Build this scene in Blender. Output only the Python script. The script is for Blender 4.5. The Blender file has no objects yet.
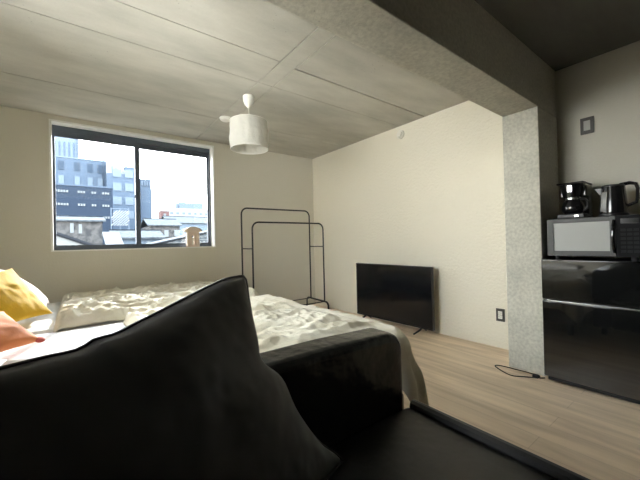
import bpy, bmesh, math, random
from mathutils import Vector, Matrix, noise
random.seed(7)
C = bpy.context.scene.collection
PI = math.pi

# ------------------------------------------------------------------ materials
def mat(name, col, rough=0.6, metal=0.0, bump=None, var=None, spec=0.5, coat=0.0, sheen=0.0):
    m = bpy.data.materials.new(name); m.use_nodes = True
    nt = m.node_tree; b = nt.nodes['Principled BSDF']
    b.inputs['Base Color'].default_value = (*col, 1)
    b.inputs['Roughness'].default_value = rough
    b.inputs['Metallic'].default_value = metal
    b.inputs['Specular IOR Level'].default_value = spec
    b.inputs['Coat Weight'].default_value = coat
    b.inputs['Sheen Weight'].default_value = sheen
    tc = nt.nodes.new('ShaderNodeTexCoord')
    if var:                       # (scale, second colour, detail, low, high)
        n = nt.nodes.new('ShaderNodeTexNoise'); n.inputs['Scale'].default_value = var[0]
        n.inputs['Detail'].default_value = var[2]
        nt.links.new(tc.outputs['Object'], n.inputs['Vector'])
        r = nt.nodes.new('ShaderNodeValToRGB')
        r.color_ramp.elements[0].position = var[3]; r.color_ramp.elements[1].position = var[4]
        r.color_ramp.elements[0].color = (*col, 1); r.color_ramp.elements[1].color = (*var[1], 1)
        nt.links.new(n.outputs['Fac'], r.inputs['Fac']); nt.links.new(r.outputs['Color'], b.inputs['Base Color'])
    if bump:                      # (scale, strength, distance, detail)
        n = nt.nodes.new('ShaderNodeTexNoise'); n.inputs['Scale'].default_value = bump[0]
        n.inputs['Detail'].default_value = bump[3]
        nt.links.new(tc.outputs['Object'], n.inputs['Vector'])
        k = nt.nodes.new('ShaderNodeBump'); k.inputs['Strength'].default_value = bump[1]
        k.inputs['Distance'].default_value = bump[2]
        nt.links.new(n.outputs['Fac'], k.inputs['Height']); nt.links.new(k.outputs['Normal'], b.inputs['Normal'])
    return m

def concrete(name, c1, c2, pit=0.5, grain=0.0, scale=1.6):
    """poured concrete: cloudy tone, boards' smear along X, small air holes, coarse grain."""
    m = bpy.data.materials.new(name); m.use_nodes = True
    nt = m.node_tree; L = nt.links; N = nt.nodes; b = N['Principled BSDF']
    b.inputs['Roughness'].default_value = 0.8; b.inputs['Specular IOR Level'].default_value = 0.3
    tc = N.new('ShaderNodeTexCoord')
    mp = N.new('ShaderNodeMapping'); mp.inputs['Scale'].default_value = (0.55, 1.5, 1.2)
    L.new(tc.outputs['Object'], mp.inputs['Vector'])
    n1 = N.new('ShaderNodeTexNoise'); n1.inputs['Scale'].default_value = scale; n1.inputs['Detail'].default_value = 7
    n1.inputs['Roughness'].default_value = 0.62
    L.new(mp.outputs['Vector'], n1.inputs['Vector'])
    r = N.new('ShaderNodeValToRGB'); r.color_ramp.elements[0].position = .3; r.color_ramp.elements[1].position = .7
    r.color_ramp.elements[0].color = (*c1, 1); r.color_ramp.elements[1].color = (*c2, 1)
    L.new(n1.outputs['Fac'], r.inputs['Fac'])
    v = N.new('ShaderNodeTexVoronoi'); v.inputs['Scale'].default_value = 26
    L.new(tc.outputs['Object'], v.inputs['Vector'])
    n2 = N.new('ShaderNodeTexNoise'); n2.inputs['Scale'].default_value = 2.3; n2.inputs['Detail'].default_value = 3
    L.new(tc.outputs['Object'], n2.inputs['Vector'])
    # pits only where a slow noise is high
    m1 = N.new('ShaderNodeMapRange'); m1.inputs[1].default_value = 0.05; m1.inputs[2].default_value = 0.13
    m1.inputs[3].default_value = 1; m1.inputs[4].default_value = 0
    L.new(v.outputs['Distance'], m1.inputs[0])
    m2 = N.new('ShaderNodeMapRange'); m2.inputs[1].default_value = 0.52; m2.inputs[2].default_value = 0.66
    L.new(n2.outputs['Fac'], m2.inputs[0])
    mu = N.new('ShaderNodeMath'); mu.operation = 'MULTIPLY'
    L.new(m1.outputs[0], mu.inputs[0]); L.new(m2.outputs[0], mu.inputs[1])
    mu2 = N.new('ShaderNodeMath'); mu2.operation = 'MULTIPLY'; mu2.inputs[1].default_value = pit
    L.new(mu.outputs[0], mu2.inputs[0])
    mix = N.new('ShaderNodeMixRGB'); mix.inputs['Color2'].default_value = (c1[0]*.45, c1[1]*.45, c1[2]*.45, 1)
    L.new(mu2.outputs[0], mix.inputs['Fac']); L.new(r.outputs['Color'], mix.inputs['Color1'])
    out = mix.outputs['Color']
    g = N.new('ShaderNodeTexNoise'); g.inputs['Scale'].default_value = 48; g.inputs['Detail'].default_value = 4
    L.new(tc.outputs['Object'], g.inputs['Vector'])
    if grain:
        gr = N.new('ShaderNodeMapRange'); gr.inputs[1].default_value = .35; gr.inputs[2].default_value = .65
        gr.inputs[3].default_value = 1 - grain; gr.inputs[4].default_value = 1 + grain * .5
        L.new(g.outputs['Fac'], gr.inputs[0])
        mm = N.new('ShaderNodeMixRGB'); mm.blend_type = 'MULTIPLY'; mm.inputs['Fac'].default_value = 1
        L.new(out, mm.inputs['Color1']); L.new(gr.outputs[0], mm.inputs['Color2']); out = mm.outputs['Color']
    L.new(out, b.inputs['Base Color'])
    k = N.new('ShaderNodeBump'); k.inputs['Strength'].default_value = .25 + grain; k.inputs['Distance'].default_value = .004
    L.new(g.outputs['Fac'], k.inputs['Height']); L.new(k.outputs['Normal'], b.inputs['Normal'])
    return m

def wood_floor():
    m = bpy.data.materials.new('oak_planks'); m.use_nodes = True
    nt = m.node_tree; L = nt.links; N = nt.nodes; b = N['Principled BSDF']
    b.inputs['Roughness'].default_value = 0.42; b.inputs['Specular IOR Level'].default_value = 0.35
    tc = N.new('ShaderNodeTexCoord')
    rot = N.new('ShaderNodeMapping'); rot.inputs['Rotation'].default_value = (0, 0, PI/2)
    L.new(tc.outputs['Object'], rot.inputs['Vector'])
    br = N.new('ShaderNodeTexBrick'); br.offset = 0.37
    br.inputs['Color1'].default_value = (.74, .59, .425, 1); br.inputs['Color2'].default_value = (.80, .645, .475, 1)
    br.inputs['Mortar'].default_value = (.58, .45, .32, 1)
    br.inputs['Scale'].default_value = 1; br.inputs['Mortar Size'].default_value = .0016
    br.inputs['Brick Width'].default_value = 1.8; br.inputs['Row Height'].default_value = .15
    L.new(rot.outputs['Vector'], br.inputs['Vector'])
    mp = N.new('ShaderNodeMapping'); mp.inputs['Scale'].default_value = (9, .8, 1)
    L.new(tc.outputs['Object'], mp.inputs['Vector'])
    n = N.new('ShaderNodeTexNoise'); n.inputs['Scale'].default_value = 1.5; n.inputs['Detail'].default_value = 8
    n.inputs['Distortion'].default_value = .6
    L.new(mp.outputs['Vector'], n.inputs['Vector'])
    r = N.new('ShaderNodeValToRGB'); r.color_ramp.elements[0].position = .35; r.color_ramp.elements[1].position = .65
    r.color_ramp.elements[0].color = (.78, .74, .70, 1); r.color_ramp.elements[1].color = (1.06, 1.05, 1.04, 1)
    L.new(n.outputs['Fac'], r.inputs['Fac'])
    mm = N.new('ShaderNodeMixRGB'); mm.blend_type = 'MULTIPLY'; mm.inputs['Fac'].default_value = 1
    L.new(br.outputs['Color'], mm.inputs['Color1']); L.new(r.outputs['Color'], mm.inputs['Color2'])
    L.new(mm.outputs['Color'], b.inputs['Base Color'])
    return m

def glass_pane():
    m = bpy.data.materials.new('window_glass'); m.use_nodes = True
    nt = m.node_tree; N = nt.nodes; L = nt.links
    for n in list(N): N.remove(n)
    o = N.new('ShaderNodeOutputMaterial'); mx = N.new('ShaderNodeMixShader')
    t = N.new('ShaderNodeBsdfTransparent'); t.inputs['Color'].default_value = (.95, .97, .97, 1)
    g = N.new('ShaderNodeBsdfGlossy'); g.inputs['Roughness'].default_value = .02
    f = N.new('ShaderNodeFresnel'); f.inputs['IOR'].default_value = 1.45
    L.new(f.outputs[0], mx.inputs[0]); L.new(t.outputs[0], mx.inputs[1]); L.new(g.outputs[0], mx.inputs[2])
    L.new(mx.outputs[0], o.inputs['Surface'])
    return m

M = {}
M['wallpaper'] = mat('cream_wallpaper', (.66, .63, .545), .85, bump=(60, .5, .004, 5), spec=.2)
M['wallpaper_tv_lit'] = mat('cream_wallpaper_relief_lit', (.78, .735, .62), .7, bump=(36, .7, .010, 6), spec=.35)  # same paper, base colour lightened for the daylight falling on this wall
M['concrete'] = concrete('ceiling_concrete', (.37, .36, .315), (.57, .555, .495), pit=.6)
M['concrete_rough'] = concrete('beam_concrete', (.44, .43, .37), (.60, .58, .50), pit=.6, grain=.14, scale=2.5)
M['concrete_darkened'] = concrete('shade_darkened_concrete', (.11, .11, .10), (.17, .17, .155), pit=.4)  # same concrete as the ceiling, kitchen-side shade put into its colour
M['oak'] = wood_floor()
M['white_trim'] = mat('white_trim_paint', (.85, .85, .82), .4)
M['alu'] = mat('dark_aluminium', (.11, .13, .165), .45, .2)
M['glass'] = glass_pane()
M['rubber'] = mat('black_rubber', (.01, .01, .01), .7)
M['plastic_black'] = mat('black_plastic', (.012, .012, .013), .3, bump=(300, .05, .001, 2))
M['plastic_gloss'] = mat('glossy_black_plastic', (.008, .008, .009), .12, coat=.3)
M['fridge_gloss'] = mat('black_glass_door', (.007, .0075, .0075), .05, spec=.9, coat=.6)
M['fridge_body'] = mat('black_sheet_metal', (.012, .012, .012), .45)
M['chrome'] = mat('brushed_chrome', (.62, .62, .60), .25, 1.0)
M['silver'] = mat('dark_grey_plastic', (.06, .06, .058), .5, .1)
M['mw_glass'] = mat('grey_mirror_film', (.38, .385, .365), .5, 0, spec=.4)
M['panel'] = mat('charcoal_panel', (.012, .012, .013), .6, spec=.08)
M['button'] = mat('grey_button_print', (.025, .025, .026), .6, spec=.08)
M['screen'] = mat('television_glass', (.006, .007, .009), .12, spec=.6)
M['bezel'] = mat('television_bezel', (.006, .006, .007), .35)
M['leather'] = mat('black_leather', (.014, .0145, .0155), .45, bump=(7, .35, .02, 3), spec=.55)
M['leather_arm'] = mat('black_leather_creased', (.012, .0125, .014), .27, bump=(8, .4, .03, 3), spec=.5)
M['cushion_black'] = mat('black_cushion_cover', (.034, .035, .037), .55, bump=(4, .7, .05, 3), spec=.5, sheen=.15)
M['piping'] = mat('black_piping', (.03, .03, .032), .38)
M['duvet'] = mat('cream_duvet_cotton', (.55, .49, .36), .85, bump=(55, .5, .006, 5), var=(3, (.66, .61, .49), 4, .4, .62), sheen=.1)
M['duvet_far'] = mat('ivory_duvet_cotton', (.58, .53, .41), .85, bump=(50, .5, .006, 5), var=(4, (.70, .66, .55), 4, .4, .62), sheen=.1)
M['sheet'] = mat('white_sheet_cotton', (.70, .70, .71), .85, bump=(14, .5, .01, 4))
M['pillow_white'] = mat('white_pillowcase', (.68, .67, .65), .85, bump=(16, .4, .01, 4))
M['pillow_pink'] = mat('pale_pink_pillowcase', (.66, .56, .52), .85, bump=(16, .4, .01, 4), var=(18, (.88, .84, .80), 2, .45, .55))
M['yellow'] = mat('yellow_cushion_cotton', (.70, .42, .015), .8, bump=(20, .4, .01, 4), sheen=.1)
M['orange'] = mat('orange_cushion_cotton', (.62, .20, .07), .8, bump=(20, .4, .01, 4), sheen=.1)
M['red'] = mat('dark_red_cotton', (.45, .07, .05), .8)
M['bed_wood'] = mat('dark_bed_wood', (.08, .05, .035), .5, var=(4, (.11, .07, .05), 4, .4, .6))
M['rack'] = mat('black_powder_coat', (.02, .02, .022), .4, .2)
M['lamp_white'] = mat('white_lamp_plastic', (.82, .81, .76), .45)
M['bulb'] = mat('frosted_bulb', (.9, .9, .86), .2)
M['plate_grey'] = mat('grey_switch_plate', (.075, .07, .062), .5, .2)
M['rocker'] = mat('pale_grey_rocker', (.45, .44, .40), .45)
M['rocker_white'] = mat('white_socket', (.78, .76, .68), .45)
M['socket_dark'] = mat('socket_slot', (.02, .02, .02), .6)
M['pine'] = mat('pale_pine', (.74, .60, .50), .6, var=(9, (.80, .68, .59), 4, .4, .6))
M['candle'] = mat('white_wax', (.9, .88, .8), .5)

def shade_fabric():               # pleated translucent paper shade
    m = bpy.data.materials.new('white_crinkled_shade'); m.use_nodes = True
    nt = m.node_tree; N = nt.nodes; L = nt.links
    b = N['Principled BSDF']; b.inputs['Base Color'].default_value = (.74, .73, .68, 1); b.inputs['Roughness'].default_value = .9
    tr = N.new('ShaderNodeBsdfTranslucent'); tr.inputs['Color'].default_value = (.74, .73, .68, 1)
    mx = N.new('ShaderNodeMixShader'); mx.inputs[0].default_value = .4
    o = N['Material Output']
    tc = N.new('ShaderNodeTexCoord'); v = N.new('ShaderNodeTexVoronoi'); v.feature = 'DISTANCE_TO_EDGE'; v.inputs['Scale'].default_value = 17
    n = N.new('ShaderNodeTexNoise'); n.inputs['Scale'].default_value = 12; n.inputs['Detail'].default_value = 5
    L.new(tc.outputs['Object'], n.inputs['Vector'])
    L.new(n.outputs['Color'], v.inputs['Vector'])
    k = N.new('ShaderNodeBump'); k.inputs['Strength'].default_value = 1; k.inputs['Distance'].default_value = .012
    L.new(n.outputs['Fac'], k.inputs['Height']); L.new(k.outputs['Normal'], b.inputs['Normal']); L.new(k.outputs['Normal'], tr.inputs['Normal'])
    L.new(b.outputs[0], mx.inputs[1]); L.new(tr.outputs[0], mx.inputs[2]); L.new(mx.outputs[0], o.inputs['Surface'])
    return m
M['shade'] = shade_fabric()

# ------------------------------------------------------------------ mesh helpers
class MB:
    def __init__(s): s.bm = bmesh.new()
    def box(s, x0, x1, y0, y1, z0, z1, bev=0, seg=2):
        t = bmesh.new(); bmesh.ops.create_cube(t, size=1)
        for v in t.verts: v.co = Vector(((x0+x1)/2 + v.co.x*(x1-x0), (y0+y1)/2 + v.co.y*(y1-y0), (z0+z1)/2 + v.co.z*(z1-z0)))
        if bev: bmesh.ops.bevel(t, geom=t.edges[:], offset=bev, segments=seg, profile=.5, affect='EDGES')
        s.join(t); return s
    def join(s, t):
        me = bpy.data.meshes.new('t'); t.to_mesh(me); t.free(); s.bm.from_mesh(me); bpy.data.meshes.remove(me)
    def lathe(s, prof, c=(0, 0, 0), n=32, cap=True):
        rings = []
        for r, z in prof:
            rings.append([s.bm.verts.new((c[0]+r*math.cos(2*PI*i/n), c[1]+r*math.sin(2*PI*i/n), c[2]+z)) for i in range(n)])
        for a, b in zip(rings, rings[1:]):
            for i in range(n): s.bm.faces.new((a[i], a[(i+1) % n], b[(i+1) % n], b[i]))
        if cap:
            s.bm.faces.new(rings[0][::-1]); s.bm.faces.new(rings[-1])
        return s
    def tube(s, pts, r, n=8, closed=False):
        pts = [Vector(p) for p in pts]; N = len(pts); rings = []; up = None
        for i, p in enumerate(pts):
            if closed: d = pts[(i+1) % N] - pts[i-1]
            else: d = pts[min(i+1, N-1)] - pts[max(i-1, 0)]
            d.normalize()
            if up is None:
                up = Vector((0, 0, 1)) if abs(d.z) < .9 else Vector((1, 0, 0))
            a = d.cross(up); 
            if a.length < 1e-4: a = d.orthogonal()
            a.normalize(); b = a.cross(d).normalized(); up = b
            rr = r[i] if isinstance(r, (list, tuple)) else r
            rings.append([s.bm.verts.new(p + a*rr*math.cos(2*PI*k/n) + b*rr*math.sin(2*PI*k/n)) for k in range(n)])
        m = N if closed else N-1
        for i in range(m):
            A, B = rings[i], rings[(i+1) % N]
            for k in range(n): s.bm.faces.new((A[k], A[(k+1) % n], B[(k+1) % n], B[k]))
        if not closed:
            s.bm.faces.new(rings[0][::-1]); s.bm.faces.new(rings[-1])
        return s
    def prism(s, poly, y0, y1, axis='y', bev=0, seg=3):
        """polygon in XZ extruded along Y, or (axis x) polygon in YZ extruded along X, or (axis z) in XY along Z"""
        t = bmesh.new()
        def P(a, b, c): return {'y': (a, c, b), 'x': (c, a, b), 'z': (a, b, c)}[axis]
        A = [t.verts.new(P(a, b, y0)) for a, b in poly]; B = [t.verts.new(P(a, b, y1)) for a, b in poly]
        n = len(poly)
        f0 = t.faces.new(A); f1 = t.faces.new(B[::-1])
        for i in range(n): t.faces.new((A[i], B[i], B[(i+1) % n], A[(i+1) % n]))
        bmesh.ops.recalc_face_normals(t, faces=t.faces[:])
        if bev:
            es = [e for e in f0.edges] + [e for e in f1.edges]
            bmesh.ops.bevel(t, geom=es, offset=bev, segments=seg, profile=.5, affect='EDGES')
        s.join(t); return s
    def build(s, name, m, parent=None, loc=(0, 0, 0), smooth=35):
        bmesh.ops.recalc_face_normals(s.bm, faces=s.bm.faces[:])
        me = bpy.data.meshes.new(name)
        base = Vector(loc)
        if parent is not None and loc == (0, 0, 0): base = WORLD.get(parent.name, Vector((0, 0, 0)))
        for v in s.bm.verts: v.co -= base
        s.bm.to_mesh(me); s.bm.free()
        if smooth:
            for p in me.polygons: p.use_smooth = True
            me.set_sharp_from_angle(angle=math.radians(smooth))
        me.materials.append(m)
        o = bpy.data.objects.new(name, me); C.objects.link(o)
        if 0 < smooth < 100:
            wn = o.modifiers.new('normals', 'WEIGHTED_NORMAL'); wn.keep_sharp = True; wn.weight = 100
        if parent is not None: o.parent = parent; WORLD[o.name] = base
        else: o.location = base; WORLD[o.name] = base
        return o
WORLD = {}                        # world position of each origin, so parts are written in room coordinates

def tag(o, label, cat, group=None, kind=None):
    o['label'] = label; o['category'] = cat
    if group: o['group'] = group
    if kind: o['kind'] = kind
    return o
def thing(name, label, cat, loc=(0, 0, 0), group=None):
    o = bpy.data.objects.new(name, None); o.empty_display_size = .1; C.objects.link(o)
    o.location = loc; WORLD[o.name] = Vector(loc)
    return tag(o, label, cat, group)
def struct(o, label=None):
    o['kind'] = 'structure'
    if label: o['label'] = label
    return o
def arc(cx, cz, r, a0, a1, n=8):
    return [(cx + r*math.cos(a0+(a1-a0)*i/n), cz + r*math.sin(a0+(a1-a0)*i/n)) for i in range(n+1)]

# ------------------------------------------------------------------ the room
XL, XR, YB, YF, H, HK = -.78, 3.25, 4.43, -2.3, 2.5, 2.468
BY0, BY1, BZ, CX = .916, 1.174, 2.073, 2.83
WX0, WX1, WZ0, WZ1 = -.207, 1.529, 1.038, 2.434       # window opening
struct(MB().box(XL-.2, XR+.2, YF-.2, YB+.2, -.2, 0).build('floor', M['oak']), 'pale oak plank floor')
w = MB()
w.box(XL-.2, WX0, YB, YB+.2, 0, H); w.box(WX1, XR+.2, YB, YB+.2, 0, H)
w.box(WX0, WX1, YB, YB+.2, 0, WZ0); w.box(WX0, WX1, YB, YB+.2, WZ1, H)
struct(w.build('wall_back', M['wallpaper'], smooth=0), 'cream papered wall with the window')
struct(MB().box(XR, XR+.2, BY1-.13, YB, 0, H).build('wall_right', M['wallpaper_tv_lit'], smooth=0), 'cream papered wall behind the television')
struct(MB().box(XR, XR+.2, YF, BY0+.128, 0, H).build('wall_kitchen', M['wallpaper'], smooth=0), 'papered kitchen wall behind the fridge')
SY_0, SY_1, SZ_0, SZ_1 = 1.15, 2.55, 1.10, 2.30         # unseen side window
w = MB(); w.box(XL-.2, XL, YF, SY_0, 0, H); w.box(XL-.2, XL, SY_1, YB, 0, H); w.box(XL-.2, XL, SY_0, SY_1, 0, SZ_0); w.box(XL-.2, XL, SY_0, SY_1, SZ_1, H)
struct(w.build('wall_left', M['wallpaper'], smooth=0), 'cream wall at the heads of the beds')
struct(MB().box(XL-.2, XR+.2, YF-.2, YF, 0, H).build('wall_front', M['concrete_darkened'], smooth=0), 'wall behind the viewpoint')  # unseen wall, colour darkened to cut bounce light on the kitchen side
# ceiling: formwork panels with open joints under a slab
c = MB(); c.box(XL-.2, XR+.2, BY1, YB+.2, H+.012, H+.2)
J = .0035
def panel(x0, x1, y0, y1): c.box(x0+J, x1-J, y0+J, y1-J, H, H+.013)
for y0, y1 in ((BY1, 2.17), (2.17, 2.56), (2.56, 3.575), (3.575, YB)): panel(XL, 1.30, y0, y1)
for y0, y1 in ((BY1, 2.56), (2.56, 3.575)): panel(1.30, 1.45, y0, y1)
panel(1.45, XR, BY1, 2.183); panel(1.45, XR, 2.197, 2.56); panel(1.45, XR, 2.56, 3.575); panel(1.30, XR, 3.575, YB)
struct(c.build('ceiling', M['concrete'], smooth=0), 'pale concrete ceiling with formwork joints')
struct(MB().box(XL-.2, XR+.2, YF-.2, BY0, HK, HK+.2).build('ceiling', M['concrete_darkened'], smooth=0), 'concrete ceiling over the kitchen side, shade put into its colour')
struct(MB().box(XL, XR, BY0, BY1, BZ, H+.1, .004, 1).build('trim_1', M['concrete_rough']), 'rough concrete beam across the room')
struct(MB().box(CX, XR+.1, BY0, BY1, 0, BZ, .004, 1).build('trim_2', M['concrete_rough']), 'rough concrete pillar under the beam')

# window
t = MB()
T = .014
for x0, x1, z0, z1 in ((WX0-T, WX0, WZ0-T*.6, WZ1+T), (WX1, WX1+T, WZ0-T*.6, WZ1+T), (WX0, WX1, WZ1, WZ1+T), (WX0, WX1, WZ0-T*.6, WZ0)):
    t.box(x0, x1, YB-.008, YB, z0, z1)
for x0, x1, z0, z1 in ((WX0, WX0+.006, WZ0, WZ1), (WX1-.006, WX1, WZ0, WZ1), (WX0, WX1, WZ1-.006, WZ1), (WX0, WX1, WZ0, WZ0+.006)):
    t.box(x0, x1, YB-.008, YB+.20, z0, z1)
struct(t.build('trim_3', M['white_trim'], smooth=0), 'white window reveal and casing')
wr = bpy.data.objects.new('window_1', None); C.objects.link(wr); struct(wr, 'wide sliding window with dark aluminium frame')
WORLD['window_1'] = Vector((0, 0, 0))
a, b_, c0, d = WX0+.006, WX1-.006, WZ0+.006, WZ1-.006
f = MB()
f.box(a, a+.012, YB+.12, YB+.199, c0, d); f.box(b_-.014, b_, YB+.12, YB+.199, c0, d)
f.box(a, b_, YB+.12, YB+.199, d-.06, d); f.box(a, b_, YB+.12, YB+.199, c0, c0+.022)
f.build('window_frame', M['alu'], wr)
xm = .617
def sash(x0, x1, y):
    f = MB(); zt, zb = d-.055, c0+.018
    wl = .016 if x0 < xm-.1 else .052; wr_ = .052 if x0 < xm-.1 else .022
    f.box(x0, x0+wl, y, y+.03, zb, zt); f.box(x1-wr_, x1, y, y+.03, zb, zt)
    f.box(x0+wl, x1-wr_, y, y+.03, zt-.062, zt); f.box(x0+wl, x1-wr_, y, y+.03, zb, zb+.036)
    s = f.build('window_sash', M['alu'], wr)
    MB().box(x0+wl-.003, x1-wr_+.003, y+.012, y+.018, zb+.033, zt-.058).build('window_pane', M['glass'], s)
    return s
s1 = sash(a+.006, xm+.026, YB+.125); sash(xm-.026, b_-.010, YB+.16)
lk = MB(); lk.box(xm+.0, xm+.028, YB+.105, YB+.127, 1.66, 1.74, .005); lk.tube([(xm+.015, YB+.115, 1.72), (xm-.03, YB+.105, 1.70), (xm-.04, YB+.102, 1.67)], .008)
lk.build('window_latch', M['alu'], s1)

w2 = bpy.data.objects.new('window_2', None); C.objects.link(w2); struct(w2, 'unseen side window above the heads of the beds'); WORLD['window_2'] = Vector((0, 0, 0))  # out of view, added to account for light on right wall, pillar and beam
f = MB(); ym = (SY_0+SY_1)/2
for y0, y1, z0, z1 in ((SY_0, SY_0+.04, SZ_0, SZ_1), (SY_1-.04, SY_1, SZ_0, SZ_1), (ym-.03, ym+.03, SZ_0, SZ_1), (SY_0, SY_1, SZ_0, SZ_0+.05), (SY_0, SY_1, SZ_1-.05, SZ_1)):
    f.box(XL-.14, XL-.09, y0, y1, z0, z1)
f.build('window_frame', M['alu'], w2)
for y0, y1 in ((SY_0+.035, ym-.025), (ym+.025, SY_1-.035)): MB().box(XL-.118, XL-.112, y0, y1, SZ_0+.045, SZ_1-.045).build('window_pane', M['glass'], w2)

# ------------------------------------------------------------------ outside the window
def outmat(name, col, var=None): return mat(name, col, .9, var=var, spec=.04)
O = {'blue': outmat('haze_blue_cladding', (0.0331, 0.0463, 0.0672)), 'navy': outmat('haze_slate_cladding', (0.0115, 0.0170, 0.0275)),  # blue, navy and pale carry distance haze in their base colours
     'pale': outmat('haze_pale_render', (0.0577, 0.0742, 0.0973)), 'white': outmat('white_render', (0.1204, 0.1281, 0.1369)),
     'glassdark': outmat('dark_office_glass', (0.0185, 0.0273, 0.0416)), 'bright': outmat('sky_reflection_pane', (0.0815, 0.0903, 0.0980)),  # bright: pale colour paints the sky reflected in far panes
     'brick': outmat('buff_brick', (0.0208, 0.0220, 0.0242), var=(3, (0.0438, 0.0438, 0.0449), 5, .4, .6)), 'tile': outmat('grey_roof_tile', (0.0223, 0.0267, 0.0322), var=(5, (0.0371, 0.0437, 0.0502), 4, .4, .6)),
     'ridge': outmat('dark_ridge_tile', (0.0068, 0.0080, 0.0102)), 'metal': outmat('white_sheet_roof', (0.0579, 0.0622, 0.0655)),
     'red': outmat('red_plant_room', (.065, .040, .040)), 'ground': outmat('street_asphalt', (0.0158, 0.0158, 0.0168))}
GZ = -8.0
struct(MB().box(-70, 110, 6, 180, GZ-.3, GZ).build('ground', O['ground'], smooth=0), 'street level ground beyond the window')

def building(label, parts, wins, loc, group='city blocks seen through the window'):
    r = thing('office_building', label, 'building', loc, group)
    for nm, m, bx in parts:
        MB().box(*bx).build(nm, m, r, smooth=0)
    for m, x0, x1, y, z0, z1 in wins:
        MB().box(x0, x1, y-.12, y+.1, z0, z1).build('window', m, r, smooth=0)
    return r
# haze-tinted dark slate block, nearest of the offices: three rows of bright window groups
wins = []
for z in (9.55, 7.55, 5.65):
    for x0, n in ((-2.55, 5), (.2, 3), (1.95, 2), (3.35, 3)):
        for k in range(n): wins.append((O['bright'], x0+k*.34, x0+k*.34+.24, 62, z, z+.34))
building('low haze-tinted slate office block with rows of small bright windows', [('wall', O['navy'], (-12, 4.75, 62, 71, GZ, 10.6)), ('roof', O['blue'], (-12.1, 4.85, 61.9, 71.1, 10.6, 10.85))], wins, (-3.6, 62, GZ))
wins = []
for z, m in ((16.4, O['glassdark']), (13.6, O['pale']), (11.6, O['glassdark'])):
    for x in (-2.7, -.2, 1.9, 3.6): wins.append((m, x, x+.85, 80, z, z+1.7))
for z in (17.6, 15.9): wins.append((O['glassdark'], 4.9, 5.35, 80, z, z+1))
building('stepped haze-blue office block rising behind the slate block', [('wall', O['blue'], (-12, 4.4, 80, 92, GZ, 18.8)), ('stair_core', O['blue'], (4.4, 5.2, 80.4, 92, GZ, 19.2)), ('roof', O['pale'], (-12.1, 4.5, 79.9, 92.1, 18.8, 19.05))], wins, (-3.8, 80, GZ))
wins = []
for z in (15.2, 12.4, 9.6, 6.8):
    for x in (5.9, 8.0): wins.append((O['pale'], x, x+1.5, 76, z, z+1.6))
bl = building('haze-blue block with a sloping glazed roof beside the stepped block', [('wall', O['blue'], (4.95, 10.6, 76, 79.5, GZ, 15.9)), ('tower_wall', O['blue'], (8.0, 10.6, 77, 90, 15.9, 17.7)), ('side_wing', O['blue'], (10.6, 13.2, 78, 92, GZ, 13.6))], wins, (7.8, 76, GZ))
g = MB(); g.prism([(5.0, 15.9), (8.6, 15.9), (8.6, 16.2), (5.6, 18.4), (5.0, 18.4)], 76.1, 79); g.build('glazed_roof', O['white'], bl, smooth=0)
for k in range(4): MB().box(5.7+k*.62, 5.98+k*.62, 75.95, 76.12, 16.1, 17.6-k*.38).build('window', O['pale'], bl, smooth=0)
wins = [(O['pale'], 13.7+k*.6, 14.0+k*.6, 94.8, z, z+1.2) for k in range(4) for z in (17, 14.5, 12, 9.5)]
building('narrow haze-blue tower just right of the window stile', [('wall', O['blue'], (10.5, 16.0, 95, 105, GZ, 18.5)), ('roof', O['pale'], (10.4, 16.1, 94.9, 105.1, 18.5, 18.8))], wins, (13.2, 95, GZ))
wins = [(O['blue'], -5.4+k*1.2, -4.9+k*1.2, 130, 20, 35) for k in range(5)]
building('tall haze-tinted pale tower, farthest and highest of the city blocks', [('wall', O['pale'], (-9, .1, 130, 140, GZ, 42)), ('side_bay', O['pale'], (.1, .9, 131, 140, GZ, 36.8))], wins, (-4, 130, GZ))
wins = [(O['pale'], 26+k*2, 27+k*2, 120, 12, 12.8) for k in range(7)]
building('long white building far off at the right of the window', [('wall', O['white'], (24.5, 42, 120, 130, GZ, 14.2)), ('roof_room', O['pale'], (29.5, 38, 122, 128, 14.2, 16.6)), ('turret', O['white'], (26, 28, 121, 124, 14.2, 16.6))], wins, (33, 120, GZ))
r = building('small red rooftop building below the white skyline', [('wall', O['red'], (21.5, 24, 112, 116, GZ, 12)), ('roof', O['red'], (21.4, 24.1, 111.9, 116.1, 12, 12.15))], [(O['bright'], 22.3, 23, 112, 10.6, 11.4)], (22.7, 112, GZ))

def house(label, x0, x1, y0, y1, ze, zr, wallm, roofm, wins=()):
    r = thing('house', label, 'house', ((x0+x1)/2, (y0+y1)/2, GZ), 'low houses below the window')
    MB().box(x0, x1, y0, y1, GZ, ze).build('wall', wallm, r, smooth=0)
    ym = (y0+y1)/2; o = .25
    rf = MB().prism([(y0-o, ze), (ym, zr), (y1+o, ze), (y1+o, ze+.12), (ym, zr+.14), (y0-o, ze+.12)], x0-o, x1+o, axis='x').build('roof', roofm, r, smooth=0)
    MB().tube([(x0-o, ym, zr+.12), (x1+o, ym, zr+.12)], .09, 6).build('ridge', O['ridge'], rf)
    for wx0, wx1, z0, z1 in wins: MB().box(wx0, wx1, y0-.06, y0+.1, z0, z1).build('window', O['bright'], r, smooth=0)
    return r
house('buff brick house with a pale flat eave right of the stile', 7.3, 10.9, 45, 51, 3.6, 4.6, O['brick'], O['tile'], ((7.7, 8.4, 2.3, 3.1), (9, 9.5, 2.2, 3.1), (10.2, 10.9, 2.3, 3.1)))
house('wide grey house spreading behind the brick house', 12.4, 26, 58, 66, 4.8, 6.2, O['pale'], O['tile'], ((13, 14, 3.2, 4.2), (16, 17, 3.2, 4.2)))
house('brown house with two white windows under the slate block', -3.5, 1.7, 32, 37, 3.15, 3.6, O['brick'], O['tile'], ((-.42, -.19, 2.25, 3.05), (.12, .34, 2.2, 2.95)))
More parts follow.
